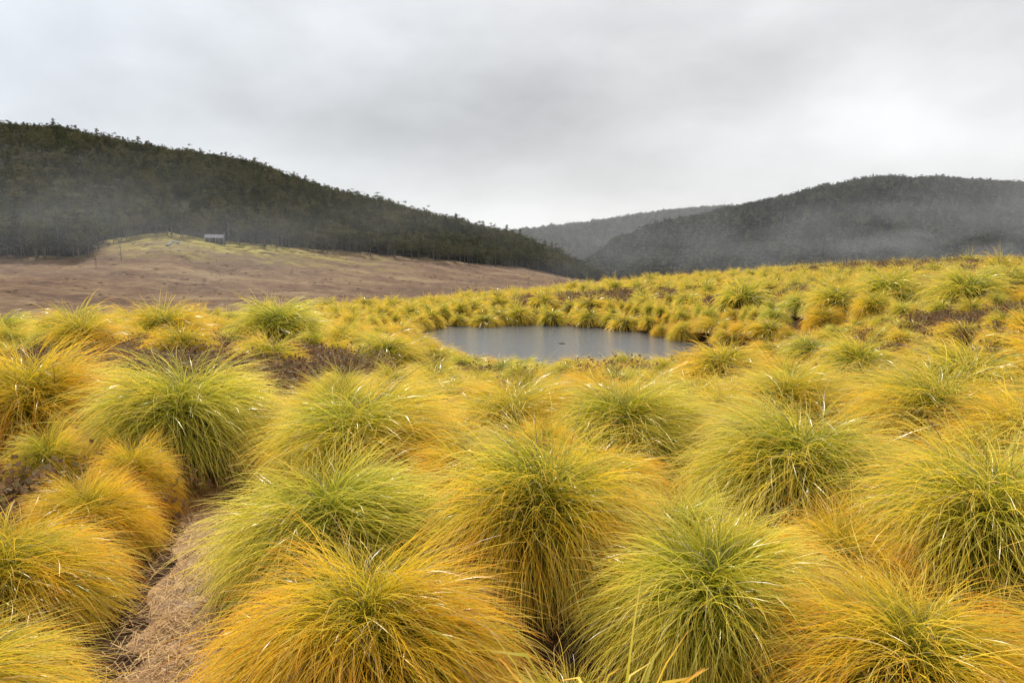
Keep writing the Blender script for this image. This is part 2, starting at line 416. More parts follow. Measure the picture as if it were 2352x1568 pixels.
MAIN = [(-3.95,5.45,1.45,1.25,.75),(-2.65,5.3,1.4,1.2,.0),(-2.38,3.75,.72,.8,.98),(-2.32,2.95,.95,.9,.75),(-1.96,2.1,.85,.85,.6),
 (-.92,3.4,1.15,1.0,.25),(-1.12,4.9,1.4,1.05,.4),(.05,3.4,1.15,1.2,.4),(-.58,2.4,1.05,.9,.95),(.14,1.95,.6,.75,.8),
 (0,6.1,1.4,.9,.65),(.95,5.6,1.4,.95,.1),(1.7,4.1,1.4,1.0,.35),(.84,2.7,1.0,.95,.3),(1.40,2.2,.95,.88,.9),(2.2,3.05,1.15,1.2,.5),
 (2.7,6.3,1.4,.9,.65),(3.3,5.3,1.4,1.0,.5),(-.38,4.95,.85,.8,.6),(.5,4.35,.95,.85,.7),(.85,3.45,.75,.8,.2),(1.62,3.1,.75,.8,.85),(3.5,4.5,1.2,.95,.7),
 (-3.3,2.9,1.2,1,.6),(-2.9,1.8,1.1,.9,.6),(2.05,2.05,.9,.85,.7),(2.9,2.2,1.1,1.,.4),(3.3,3.5,1.2,1,.4),(2.5,4.3,.9,.8,.75),(-.6,1.4,.7,.7,.6),(.8,1.35,.7,.7,.5),(-2.4,1.0,1.0,.9,.6),(1.9,.9,1.0,.9,.5),
 (-4.6,4.4,1.1,.9,.6),(-4.1,3.6,1.0,.8,.6),(-1.6,6.3,1.2,.85,.5),(-.75,6.9,1.2,.85,.75),(1.85,6.9,1.1,.85,.8),(1.9,5.2,1.0,.85,.6),(1.0,7.1,1.1,.85,.9),(.1,7.4,1.1,.8,.4)]
MAIN += [(-8.6,13.4,1.6,1.25,.6),(-7.0,13.6,1.6,1.25,.85),(-4.9,14.0,1.9,1.3,.2),(-2.2,11.6,1.3,1.0,.55),(-1.4,12.2,1.0,.8,.6),(-2.9,13.2,1.2,.9,.75),(7.6,16.6,1.05,.95,.98),(8.3,17.4,1.6,1.2,.2),(9.4,17.0,1.8,1.3,.1),(7.3,21.4,1.9,1.3,.1),(9.9,15.0,1.8,1.25,.3),(11.3,15.6,1.8,1.2,.3),(12.6,14.2,1.8,1.3,.3)]
pts = [list(m) for m in MAIN]
per = []
for a in range(len(POND)):
    p, q = POND[a], POND[(a+1) % len(POND)]
    L = np.linalg.norm(q-p); m = max(1, int(L/.45))
    e = (q-p)/L; nrm = np.array([-e[1], e[0]])
    for u in range(m):
        c = p+e*L*(u+.5+rng.uniform(-.45, .45))/m
        for sgn in (1, -1):
            c2 = c+nrm*sgn*rng.uniform(.02, .8)
            if poly_sd(c2[0:1], c2[1:2], POND)[0] > .0: per.append(c2)
for c in per:
    dia = rng.uniform(.6, 1.3)
    if all(math.hypot(c[0]-p[0], c[1]-p[1]) > .2+.36*dia for p in pts):
        near_bank = c[1] < 15.2
        pts.append([c[0], c[1], dia, .62 if near_bank else rng.uniform(.7, 1.1), rng.uniform(.8, 1.0) if c[1] > 16 or c[0] > 4.2 else rng.uniform(.4, .95)])
PX = np.array([p[0] for p in pts]); PY = np.array([p[1] for p in pts]); PR = np.array([p[2]*.5 for p in pts])
N_TRY = 60000
cr = np.sqrt(rng.uniform(1.0, 78**2, N_TRY))
cb = rng.uniform(-58, 58, N_TRY)
cr[:20000] = np.sqrt(rng.uniform(1, 24**2, 20000))
cr[:4000] = np.sqrt(rng.uniform(1, 8**2, 4000))
maxr = np.interp(cb, [-60, -37, -13, 1, 15, 28, 60], [40, 42, 48, 60, 70, 78, 78])
for r0, b0, mr in zip(cr, cb, maxr):
    if r0 > mr or r0 < 1.2: continue
    x = r0*math.sin(R(b0)); y = r0*math.cos(R(b0))
    u = rng.uniform()
    dia = rng.uniform(.5, .85) if u < .5 else (rng.uniform(.85, 1.2) if u < .85 else rng.uniform(1.2, 1.6))
    rad = dia*.5
    d = np.hypot(PX-x, PY-y)
    if (d < (PR+rad)*(.84 if r0 < 8 else .90)).any(): continue
    xa = np.array([x]); ya = np.array([y])
    if in_patch(xa, ya, .3 if y < 15 else 0)[0] and rng.uniform() < (.995 if y < 15 else .88): continue
    sd_ = poly_sd(xa, ya, POND)[0]
    if sd_ < .3: continue
    if path_d(xa, ya)[0] < .16+rad*.8: continue
    tint = float(np.clip(.55+.5*wav(xa, ya, 9, 2)[0]+rng.normal(0, .32), 0, 1))
    hf = rng.uniform(.85, 1.3)
    if 8.5 < y < 15 and -2.8 < x < 7.4: hf *= .62
    if 5.8 < y < 9 and x < -1.9: hf *= .5
    pts.append([x, y, dia, hf, tint])
    PX = np.append(PX, x); PY = np.append(PY, y); PR = np.append(PR, rad)
pts = np.array(pts)
pr = np.hypot(pts[:, 0], pts[:, 1]); inview = (np.abs(pts[:, 0]) < (pts[:, 1]+.3)*.79+.5) & (pts[:, 1] > 1.5)
order = np.argsort(np.where(inview, pr, pr+1000))
zt = ground_z(pts[:, 0], pts[:, 1])
ind = order[:300]; rest = order[300:]
rest = rest[~((~inview[rest]) & (pr[rest] > 45))]
far_src = {}
NIN = 300
for k, idn in enumerate(ind):
    x, y, dia, hf, tint = pts[idn]
    last = k >= NIN-5
    me = T_NEAR[(k*5) % 8] if pr[idn] < 7.5 else (T_FAR[k % 5] if last else T_MID[k % 6])
    o = add_obj("grass_tussock", me, (x, y, zt[idn]-.02))
    s = dia/1.17
    o.scale = (s*1.02, s*rng.uniform(.85, 1.12), (.55*s+.45)*hf*1.08)
    o.rotation_euler = (rng.normal(0, .08), rng.normal(.05, .08), rng.uniform(-.7, .7))
    o.color = (tint, tint, tint, 1)
    size = "large" if dia > 1.25 else ("small" if dia < .95 else "rounded")
    hue = "orange-tipped" if tint > .7 else ("lime-green" if tint < .3 else "golden-yellow")
    o["label"] = f"{size} {hue} grass tussock with drooping blades on the moor"
    if poly_sd(np.array([x]), np.array([y]), POND)[0] < .7: o["label"] = f"{size} {hue} grass tussock on the pond bank"
    o["category"] = "grass tussock"; o["group"] = "grass tussocks covering the moor"
    if last and me.name not in far_src: far_src[me.name] = o
srcs = list(far_src.values())
m = len(rest)
s = pts[rest, 2]/1.18
o = scatter("tussock_grassland", np.stack([pts[rest, 0], pts[rest, 1], zt[rest]-.03], -1), rng.uniform(-.8, .8, m),
        np.stack([s, s, (.55*s+.45)*pts[rest, 3]*1.18], -1), rng.integers(0, len(srcs), m), srcs,
        label="golden grass tussocks spreading over the moor", category="grass")
o.color = (.6, .6, .6, 1)

# ---------------------------------------------------------------- leaf clouds
def leaf_quads(C, size, r, flat=0., aspect=1.0):
    n = len(C)
    a = r.normal(0, 1, (n, 3)); a[:, 2] *= (1-flat); a /= np.linalg.norm(a, axis=1, keepdims=True)
    b = r.normal(0, 1, (n, 3)); b -= a*(a*b).sum(1, keepdims=True); b /= np.linalg.norm(b, axis=1, keepdims=True)
    sz = (size*r.uniform(.6, 1.4, n))[:, None]
    a = a*sz*.5*aspect; b = b*sz*.5
    V = np.stack([C-a-b*.3, C-b*.9+a*.1, C+a+b*.3, C+b], 1).reshape(-1, 3)
    return V, np.arange(n*4).reshape(n, 4)

def heath_mesh(seed, mat, n=700, size=.020, rad=.22, h=.16):
    r = np.random.default_rng(seed)
    K = 22
    cc = np.stack([r.normal(0, rad*.55, K), r.normal(0, rad*.55, K), r.uniform(.2, 1, K)*h], -1)
    k = r.integers(0, K, n)
    C = cc[k]+r.normal(0, 1, (n, 3))*np.array([rad*.16, rad*.16, h*.22])
    C[:, 2] = np.abs(C[:, 2])
    V, F = leaf_quads(C, size, r)
    base = np.repeat((.5*r.uniform(0, 1, K)[k]+.5*r.uniform(0, 1, n)), 4)
    m = 40
    az = r.uniform(0, 6.28, m); ro = r.uniform(.3, 1, m)*rad
    tip = np.stack([ro*np.cos(az), ro*np.sin(az), r.uniform(.6, 1.25, m)*h], -1); b0 = tip*np.array([.25, .25, 0])
    sd = np.stack([-np.sin(az), np.cos(az), 0*az], -1)*.002*(rad/.22)
    TV = np.stack([b0-sd, b0+sd, tip+sd*.4, tip-sd*.4], 1).reshape(-1, 3)
    TF = np.arange(m*4).reshape(m, 4)+len(V)
    at = np.concatenate([base, np.full(m*4, .75)])[:, None]
    return add_mesh("heath_shrub_leaves", np.vstack([V, TV]), np.vstack([F, TF]), attr=at, mat=mat)

hs = []
for k, (x, y) in enumerate([(-4.6, 8.9), (-3.9, 9.1), (-5.6, 9.3)]):
    o = add_obj("heath_shrub", heath_mesh(50+k, M_HEATH), (x, y, float(ground_z([x], [y])[0])), label="low brown heath shrub in a peaty hollow", category="shrub", group="low heath shrubs")
    hs.append(o)
P = []
for (cx, cy, a, b) in PATCH:
    area = math.pi*(a+.5)*(b+.5); n = int(area*(28 if cy < 15 else 12))
    x = cx+rng.uniform(-1, 1, n)*(a+.6); y = cy+rng.uniform(-1, 1, n)*(b+.6)
    ok = in_patch(x, y, .4)
    P.append(np.stack([x[ok], y[ok]], -1))
n = 250
rr2 = np.sqrt(rng.uniform(7**2, 24**2, n)); bb2 = np.radians(rng.uniform(-45, 45, n))
P.append(np.stack([rr2*np.sin(bb2), rr2*np.cos(bb2)], -1))
P = np.vstack(P)
P = P[(poly_sd(P[:, 0], P[:, 1], POND) > 1.2) & (path_d(P[:, 0], P[:, 1]) > .4)]
m = len(P); s = rng.uniform(.5, 1.9, m)*np.interp(P[:, 1], [0, 15, 40], [1, 1.2, 2.0])
scatter("heath_groundcover", np.column_stack([P, ground_z(P[:, 0], P[:, 1])-.02]), rng.uniform(0, 6.28, m), np.stack([s, s, s*1.0], -1),
        rng.integers(0, 3, m), hs, label="dark brown low heath covering bare peat patches", category="heath")

ps = []
for k, (x, y) in enumerate([(-60, 120), (-85, 150), (-40, 130)]):
    ps.append(add_obj("heath_shrub", heath_mesh(70+k, M_PLAIN, 220, .13, 1.0, .30), (x, y, float(ground_z([x], [y])[0])), label="dry russet heath shrub on the valley plain", category="shrub", group="heath shrubs on the plain"))
n = 16000
r2 = np.sqrt(rng.uniform(60**2, 560**2, n)); b2 = rng.uniform(-55, 8, n)
rb = prof1(b2)[0]
ok = (r2 < rb+5); r2 = r2[ok]; b2 = np.radians(b2[ok]); x = r2*np.sin(b2); y = r2*np.cos(b2)
ok = wav(x, y, 40, 7)+.7*wav(x, y*1.5, 13, 13)+rng.normal(0, .25, len(x)) > .2
x = x[ok]; y = y[ok]
m = len(x); s = rng.uniform(.2, .8, m)
scatter("plain_heath", np.stack([x, y, ground_z(x, y)-.1], -1), rng.uniform(0, 6.28, m), np.stack([s*1.3, s, s*.9], -1), rng.integers(0, 3, m), ps,
        label="russet heath spread over the valley plain", category="heath")

n = 4800
k = rng.uniform(0, len(PATH)-1, n); x = np.interp(k, np.arange(len(PATH)), PATH[:, 0])+rng.normal(0, .14, n); y = np.interp(k, np.arange(len(PATH)), PATH[:, 1])+rng.normal(0, .05, n)
an = rng.uniform(0, 6.28, n); L = rng.uniform(.03, .15, n); dz = rng.uniform(-.3, .3, n)
d = np.stack([np.cos(an), np.sin(an), dz], -1)*L[:, None]*.5; sd = np.stack([-np.sin(an), np.cos(an), 0*an], -1)*.0015
C = np.stack([x, y, ground_z(x, y)+rng.uniform(.012, .04, n)], -1)
V = np.stack([C-d-sd, C-d+sd, C+d+sd, C+d-sd], 1).reshape(-1, 3)
add_obj("straw_litter", add_mesh("straw_litter", V, np.arange(n*4).reshape(n, 4), smooth=False, attr=np.repeat(rng.uniform(0, 1, n), 4)[:, None], mat=M_STRAW),
        kind="stuff", label="dry straw litter lying on the path", category="straw")

# ---------------------------------------------------------------- pond
ang = np.linspace(0, 2*math.pi, 97)[:-1]
cen = POND.mean(0)
ring = []
for a in ang:
    dvec = np.array([math.cos(a), math.sin(a)]); t0 = np.linspace(0, 9, 400)
    sdv = poly_sd(cen[0]+dvec[0]*t0, cen[1]+dvec[1]*t0, POND)
    ring.append(t0[np.argmax(sdv > .3)])
ring = np.array(ring)
rad = np.linspace(0.02, 1, 14)
V = np.array([[cen[0]+math.cos(a)*t*q, cen[1]+math.sin(a)*t*q, WATER_Z] for q in rad for a, t in zip(ang, ring)])
i, j = np.meshgrid(np.arange(13), np.arange(96), indexing='ij'); j2 = (j+1) % 96
F = np.stack([i*96+j, (i+1)*96+j, (i+1)*96+j2, i*96+j2], -1).reshape(-1, 4)
mw, t, out = new_mat("pond_water")
geo = t.add('ShaderNodeNewGeometry')
n1 = t.noise(2.6, 4, .6, geo.outputs['Position'], (1, 2.4, 1))
n2 = t.noise(13, 3, .6, geo.outputs['Position'], (1, 2.0, 1))
p = t.add('ShaderNodeBsdfPrincipled'); p.inputs['Base Color'].default_value = (.085, .092, .10, 1)
p.inputs['Roughness'].default_value = .09; p.inputs['IOR'].default_value = 2.2
b = t.add('ShaderNodeBump'); b.inputs['Strength'].default_value = .5; b.inputs['Distance'].default_value = .05
t.link(t.math('ADD', n1, t.math('MULTIPLY', n2, .4)), b.inputs['Height']); t.link(b.outputs[0], p.inputs['Normal'])
t.link(p.outputs[0], out.inputs[0])
add_obj("water", add_mesh("water", V, F, mat=mw), kind="structure", label="small dark pond reflecting the grey sky", category="pond")

# ---------------------------------------------------------------- trees
def tube(pts, rads, sides=6):
    V = []; F = []
    pts = [Vector(p) for p in pts]
    for i, p in enumerate(pts):
        d = (pts[min(i+1, len(pts)-1)]-pts[max(i-1, 0)]).normalized()
        u = d.cross(Vector((.3, .9, .1))).normalized(); v = d.cross(u)
        for k in range(sides):
            a = 6.283*k/sides; V.append(tuple(p+(u*math.cos(a)+v*math.sin(a))*rads[i]))
    for i in range(len(pts)-1):
        for k in range(sides):
            F.append((i*sides+k, i*sides+(k+1) % sides, (i+1)*sides+(k+1) % sides, (i+1)*sides+k))
    return V, F

def tree_meshes(seed, kind, leafmat, nleaf=520, leaf=.036):
    r = np.random.default_rng(seed)
    TV, TF = [], []
    def put(p, q):
        v, f = tube(p, q); o = len(TV); TV.extend(v); TF.extend([tuple(a+o for a in ff) for ff in f])
    bend = r.normal(0, .03, 2)
    top = .93 if kind == 'cone' else .8
    tp = [(0, 0, -.03), (bend[0]*.5, bend[1]*.5, .25), (bend[0], bend[1], .5), (bend[0]*.6, bend[1]*.6, top)]
    put(tp, [.017, .013, .009, .003])
    cc = []; cs = []
    if kind == 'euc':
        nb = 13
        for k in range(nb):
            h = r.uniform(.33, .80); a = r.uniform(0, 6.28); L = r.uniform(.09, .24)*(1.15-.45*h)
            p0 = np.array([bend[0], bend[1], h*.85]); p1 = p0+np.array([math.cos(a)*L, math.sin(a)*L, r.uniform(.05, .16)])
            put([tuple(p0), tuple((p0+p1)/2+np.array([0, 0, -.01])), tuple(p1)], [.006, .004, .0015])
            cc.append(p1); cs.append(r.uniform(.045, .085))
            cc.append(p0*.4+p1*.6+np.array([0, 0, .04])); cs.append(r.uniform(.035, .06))
        cc.append(np.array([bend[0]*.6, bend[1]*.6, .9])); cs.append(.07)
    else:
        for k in range(26):
            h = .2+.76*k/26; a = k*2.4+r.uniform(0, 1); L = (1-h)*.24*r.uniform(.6, 1.15)
            p1 = np.array([math.cos(a)*L, math.sin(a)*L, h+r.uniform(-.02, .02)])
            put([(0, 0, h-.01), tuple(p1)], [.004, .001])
            cc.append(p1*np.array([.75, .75, 1])); cs.append(.03+.035*(1-h))
        cc.append(np.array([0, 0, .97])); cs.append(.018)
    cc = np.array(cc); cs = np.array(cs); pk = cs**1.5; pk /= pk.sum()
    k = r.choice(len(cc), nleaf, p=pk)
    C = cc[k]+r.normal(0, 1, (nleaf, 3))*cs[k][:, None]*np.array([.62, .62, .42])
    V, F = leaf_quads(C, leaf, r, .3)
    shade = np.repeat(np.clip(.35*r.uniform(0, 1, len(cc))[k]+.65*r.uniform(0, 1, nleaf), 0, 1), 4)[:, None]
    return (add_mesh("tree_trunk", TV, TF, mat=M_BARK), add_mesh("tree_crown", V, F, smooth=False, attr=shade, mat=leafmat))

TM = [tree_meshes(400+k, 'euc' if k < 4 else 'cone', M_LEAF) for k in range(6)]
TMF = [tree_meshes(440+k, 'euc' if k < 3 else 'cone', M_LEAF_FAR, 120, .085) for k in range(4)]

def put_tree(x, y, h, v, name="gum_tree", label="dark green gum tree at the forest edge", group="trees along the forest edge"):
    z = float(ground_z([x], [y])[0])
    e = add_obj(name, None, (x, y, z), label=label, category="tree", group=group)
    e.empty_display_size = 1
    e.scale = (h*rng.uniform(.95, 1.35),)*2+(h,); e.rotation_euler = (0, 0, rng.uniform(0, 6.28))
    t = add_obj("trunk", TM[v][0], parent=e); c = add_obj("crown", TM[v][1], parent=e)
    return e, t, c
crowns = {}
HX, HY = -148.5, 344.0
bs = np.concatenate([np.linspace(-37.5, -31.0, 38), np.linspace(-30.8, 6.0, 110)])
for b in bs:
    b = b+rng.uniform(-.25, .25)
    left = b < -30.9
    rb = float(prof1(np.array([b]))[0][0])+(rng.uniform(-22, 6) if left else rng.uniform(-20, 6))
    x = rb*math.sin(R(b)); y = rb*math.cos(R(b))
    if HX-11 < x < HX+10 and y < HY+13: rb += 24; x = rb*math.sin(R(b)); y = rb*math.cos(R(b))
    v = int(rng.choice([0, 1, 2, 3, 4, 5], p=[.22, .22, .22, .2, .07, .07]))
    h = rng.uniform(13, 21) if left else rng.uniform(9, 17)
    nm = "conifer_tree" if v >= 4 else "gum_tree"
    e, t, c = put_tree(x, y, h, v, name=nm, label=("dark pointed conifer" if v >= 4 else "dark green gum tree with pale trunk")+" at the forest edge")
    if v not in crowns: crowns[v] = c
for k in range(38):
    b = rng.uniform(-31, -15); rb = float(prof1(np.array([b]))[0][0])-rng.uniform(3, 45)*rng.uniform(.2, 1)
    x = rb*math.sin(R(b)); y = rb*math.cos(R(b))
    if HX-11 < x < HX+12 and y > 320: continue
    put_tree(x, y, rng.uniform(1.8, 6), int(rng.integers(0, 4)), name="gum_sapling", label="small dark gum sapling on the grassy clearing", group="saplings on the clearing")
for v in range(6):
    if v not in crowns:
        b = -28+v; rb = 400; crowns[v] = put_tree(rb*math.sin(R(b)), rb*math.cos(R(b)), 14, v, name="conifer_tree" if v >= 4 else "gum_tree")[2]
src = [crowns[v] for v in range(6)]
n = 18000
b = rng.uniform(-62, 7.5, n); s = rng.uniform(0, 1.04, n)**.95
s[:1600] = rng.uniform(.97, 1.03, 1600)
rb, rg, _ = prof1(b); r_ = rb+s*(rg-rb); keep = rng.uniform(0, 1, n) < np.maximum(r_/900, .55)
b = b[keep]; r_ = r_[keep]
x, y, z = h1(b, r_)
k_ = ~((np.abs(x-HX) < 10) & (y < HY+10)); x, y, z, b, r_ = x[k_], y[k_], z[k_], b[k_], r_[k_]; m = len(x)
hh = rng.uniform(5, 12, m)*(1+.3*wav(x, y, 50, 3))*(1+.45*(rng.uniform(0, 1, m) < .07)); hh *= np.interp((r_-prof1(b)[0]), [0, 60], [1.35, 1.0])
w = rng.uniform(1.1, 1.8, m)
scatter("forest", np.stack([x, y, z-hh*.18], -1), rng.uniform(0, 6.28, m), np.stack([hh*w, hh*w, hh], -1),
        rng.choice(6, m, p=[.18, .18, .18, .18, .14, .14]), src, tilt=rng.normal(0, .05, (m, 2)), label="dense dark forest covering the hillside", category="forest")
fs = []
for k in range(4):
    bb = 12+4*k
    xq, yq, zq = h2(np.array([bb*1.]), np.array([float(prof2(np.array([bb*1.]))[0][0])+25]))
    e = add_obj("gum_tree" if k < 3 else "conifer_tree", None, (float(xq[0]), float(yq[0]), float(zq[0])), label="tree at the foot of the misty hill", category="tree", group="trees below the misty hill")
    e.scale = (16, 16, 12)
    add_obj("trunk", TMF[k][0], parent=e); fs.append(add_obj("crown", TMF[k][1], parent=e))
for (pf, hf, lo, hi, n, hs_, nm) in ((prof2, h2, 3, 48, 30000, 17, "misty hill"), (prof3, h3, -8, 24, 9000, 22, "far plateau")):
    b = rng.uniform(lo, hi, n); s = rng.uniform(0, 1.03, n)
    rb, rg, _ = pf(b); x, y, z = hf(b, rb+s*(rg-rb)); m = len(x)
    clump = wav(x, y, 90, 6)+rng.normal(0, .4, m)
    hh = rng.uniform(.5, 1.3, m)*hs_*np.interp(s, [0, .8, 1], [1.2, 1, .5])*(1+.5*np.clip(clump, -1, 1)); w = rng.uniform(1.3, 2.0, m)
    scatter("forest", np.stack([x, y, z-hh*.25], -1), rng.uniform(0, 6.28, m), np.stack([hh*w, hh*w, hh], -1),
        rng.integers(0, 4, m), fs, label="forest covering the "+nm, category="forest")

def dead_mesh(seed):
    r = np.random.default_rng(seed); TV, TF = [], []
    def put(p, q):
        v, f = tube(p, q, 5); o = len(TV); TV.extend(v); TF.extend([tuple(a+o for a in ff) for ff in f])
    def branch(p, d, L, rad, lv):
        q = p+d*L*.5+r.normal(0, .03, 3)*L; e = p+d*L
        put([tuple(p), tuple(q), tuple(e)], [rad, rad*.7, rad*.3])
        if lv > 0:
            for _ in range(4):
                f = r.uniform(.3, .95); dd = d+r.normal(0, .55, 3); dd[2] = abs(dd[2])*.8+.1; dd /= np.linalg.norm(dd)
                branch(p+(e-p)*f, dd, L*r.uniform(.35, .6), rad*.45, lv-1)
    branch(np.array([0, 0, -.03]), np.array([r.normal(0, .08), r.normal(0, .08), 1.]), .75, .018, 3)
    return add_mesh("dead_tree_wood", TV, TF, mat=M_DEADWOOD)
DM = [dead_mesh(3), dead_mesh(5), dead_mesh(9)]
for k, (b, r0, h) in enumerate([(-20.5, 205, 3), (-20.1, 208, 2.4), (-29.6, 318, 8), (-23.3, 300, 2.5), (-18.5, 378, 12), (-16, 388, 11), (-6.5, 435, 12), (-31.2, 300, 6), (-3.5, 445, 11), (-10.3, 405, 11), (-25.2, 340, 3),(-22.3,382,13),(-14.5,400,11)]):
    x = r0*math.sin(R(b)); y = r0*math.cos(R(b))
    o = add_obj("dead_tree", DM[k % 3], (x, y, float(ground_z([x], [y])[0])), label="bare weathered grey dead tree on the slope", category="dead tree", group="bare dead trees")
    o.scale = (h,)*3; o.rotation_euler = (0, 0, rng.uniform(0, 6))

def rock_mesh(seed):
    r = np.random.default_rng(seed)
    u = np.linspace(0, 2*math.pi, 13)[:-1]; v = np.linspace(.05, math.pi-.05, 8)
    V = []
    for b_ in v:
        for a_ in u:
            q = 1+.25*math.sin(3*a_+seed)+.2*r.uniform(-1, 1); V.append((q*math.sin(b_)*math.cos(a_), q*.8*math.sin(b_)*math.sin(a_), .6*math.cos(b_)))
    F = [(i*12+j, (i+1)*12+j, (i+1)*12+(j+1) % 12, i*12+(j+1) % 12) for i in range(7) for j in range(12)]
    return add_mesh("rock_stone", V, F, smooth=False, mat=M_ROCK)
M_ROCK = simple_mat("pale_rock", (.25,.25,.24), (.5,.5,.48), 2)
RM = [rock_mesh(1), rock_mesh(2)]
for k in range(9):
    b = -26.2+rng.normal(0, .5); r0 = 330+k*3.6+rng.uniform(-2, 2); x = r0*math.sin(R(b)); y = r0*math.cos(R(b))
    o = add_obj("rock", RM[k % 2], (x, y, float(ground_z([x], [y])[0])+.1), label="pale boulder on the grassy slope", category="rock", group="pale boulders on the slope")
    s_ = rng.uniform(.4, 1.0); o.scale = (s_*1.3, s_, s_); o.rotation_euler = (0, 0, rng.uniform(0, 6))

# ---------------------------------------------------------------- hut
def box(x0, x1, y0, y1, z0, z1):
    V = [(x, y, z) for z in (z0, z1) for (x, y) in ((x0, y0), (x1, y0), (x1, y1), (x0, y1))]
    F = [(0, 3, 2, 1), (4, 5, 6, 7), (0, 1, 5, 4), (1, 2, 6, 5), (2, 3, 7, 6), (3, 0, 4, 7)]
    return V, F
def boxes(name, bl, mat):
    V, F = [], []
    for bx in bl:
        v, f = box(*bx); o = len(V); V += v; F += [tuple(a+o for a in q) for q in f]
    return add_mesh(name, V, F, smooth=False, mat=mat)
M_WALL = simple_mat("hut_timber", (.07,.063,.056), (.14,.126,.112), 5)
M_ROOF = simple_mat("hut_iron_roof", (.11,.115,.125), (.17,.175,.185), 2, .8, .1, spec=.08)
M_DARK = simple_mat("dark_glass", (.01,.012,.014), (.03,.03,.035), 3, .1)
M_TRIM = simple_mat("pale_trim", (.3,.3,.28), (.45,.45,.42), 4)
M_STONE = simple_mat("chimney_stone", (.12,.115,.11), (.22,.21,.2), 5)
hx, hy = HX, HY; hz = float(ground_z([hx], [hy])[0])
hut = add_obj("wooden_hut", None, (hx, hy, hz+.5), label="small grey timber hut with pale iron roof by the forest", category="hut")
hut.rotation_euler = (0, 0, R(18)); hut.empty_display_size = 2; hut.scale = (.9, .9, .9)
add_obj("wall", boxes("hut_wall", [(-4.5, 4.5, 0, 5, -1.8, 2.5)]+[(-4.5+1.0*k, -4.44+1.0*k, -.02, -.002, -.3, 2.48) for k in range(10)], M_WALL), parent=hut)
add_obj("gable", add_mesh("hut_gable", [(-4.48, .02, 2.5), (-4.48, 4.98, 2.5), (-4.48, 2.5, 3.9), (4.48, .02, 2.5), (4.48, 4.98, 2.5), (4.48, 2.5, 3.9)], [(0, 1, 2), (3, 5, 4)], smooth=False, mat=M_WALL), parent=hut)
def slab(a, b, c, d, t=.1):
    top = [a, b, c, d]; bot = [(p[0], p[1], p[2]-t) for p in top]
    return top+bot, [(0, 1, 2, 3), (7, 6, 5, 4), (0, 4, 5, 1), (1, 5, 6, 2), (2, 6, 7, 3), (3, 7, 4, 0)]
RV, RF = [], []
for sl in (slab((-5, -.2, 2.55), (5, -.2, 2.55), (5, 2.5, 4.1), (-5, 2.5, 4.1)), slab((5, 5.3, 2.5), (-5, 5.3, 2.5), (-5, 2.502, 4.1), (5, 2.502, 4.1)), slab((-5, -2.2, 2.1), (5, -2.2, 2.1), (5, -.21, 2.5), (-5, -.21, 2.5))):
    o_ = len(RV); RV += sl[0]; RF += [tuple(a+o_ for a in q) for q in sl[1]]
add_obj("roof", add_mesh("hut_roof", RV, RF, smooth=False, mat=M_ROOF), parent=hut)
add_obj("chimney", boxes("hut_chimney", [(4.6, 5.5, 1.9, 3.1, -1.8, 4.9)], M_STONE), parent=hut)
add_obj("door", boxes("hut_door", [(-.45, .45, -.06, -.025, .1, 2.1)], M_DARK), parent=hut)
wm = boxes("hut_window", [(-.6, .6, -.05, -.025, .9, 1.9)], M_DARK); fm = boxes("hut_frame", [(-.7, .7, -.08, -.052, 1.9, 2.0), (-.7, .7, -.08, -.052, .8, .9), (-.7, -.6, -.08, -.052, .9, 1.9), (.6, .7, -.08, -.052, .9, 1.9), (-.03, .03, -.08, -.052, .9, 1.9)], M_TRIM)
for xx in (-2.7, 2.7):
    wo = add_obj("window", wm, (xx, 0, 0), parent=hut); add_obj("frame", fm, parent=wo)
pm = boxes("hut_post", [(-.07, .07, -.07, .07, -1.8, 2.05)], M_TRIM)
for xx in (-4.8, -2.4, 0.9, 2.6, 4.8): add_obj("post", pm, (xx, -2.0, 0), parent=hut)
add_obj("verandah_deck", boxes("hut_deck", [(-4.9, 4.9, -1.9, -.03, -.15, .05)], M_WALL), parent=hut)

# ---------------------------------------------------------------- haze and mist (real scattering volumes)
def vol_mat(name, dens, soft=False, g=.2, nscale=2.0):
    m, t, out = new_mat(name)
    v = t.add('ShaderNodeVolumeScatter'); v.inputs['Color'].default_value = (.95, .97, 1, 1)
    v.inputs['Density'].default_value = dens; v.inputs['Anisotropy'].default_value = g
    if soft:
        tc = t.add('ShaderNodeTexCoord')
        ln = t.add('ShaderNodeVectorMath', operation='LENGTH'); t.link(tc.outputs['Object'], ln.inputs[0])
        f = t.math('SUBTRACT', 1.0, ln.outputs['Value'], clamp=True)
        f = t.math('POWER', f, 1.4)
        nz = t.noise(nscale, 3, .55, tc.outputs['Object'], (1.6, 1.0, 1.0))
        nz = t.math('MULTIPLY_ADD', nz, 5.0, c=-2.1, clamp=True)
        t.link(t.math('MULTIPLY', t.math('MULTIPLY', f, nz), dens), v.inputs['Density'])
    t.link(v.outputs[0], out.inputs['Volume']); return m
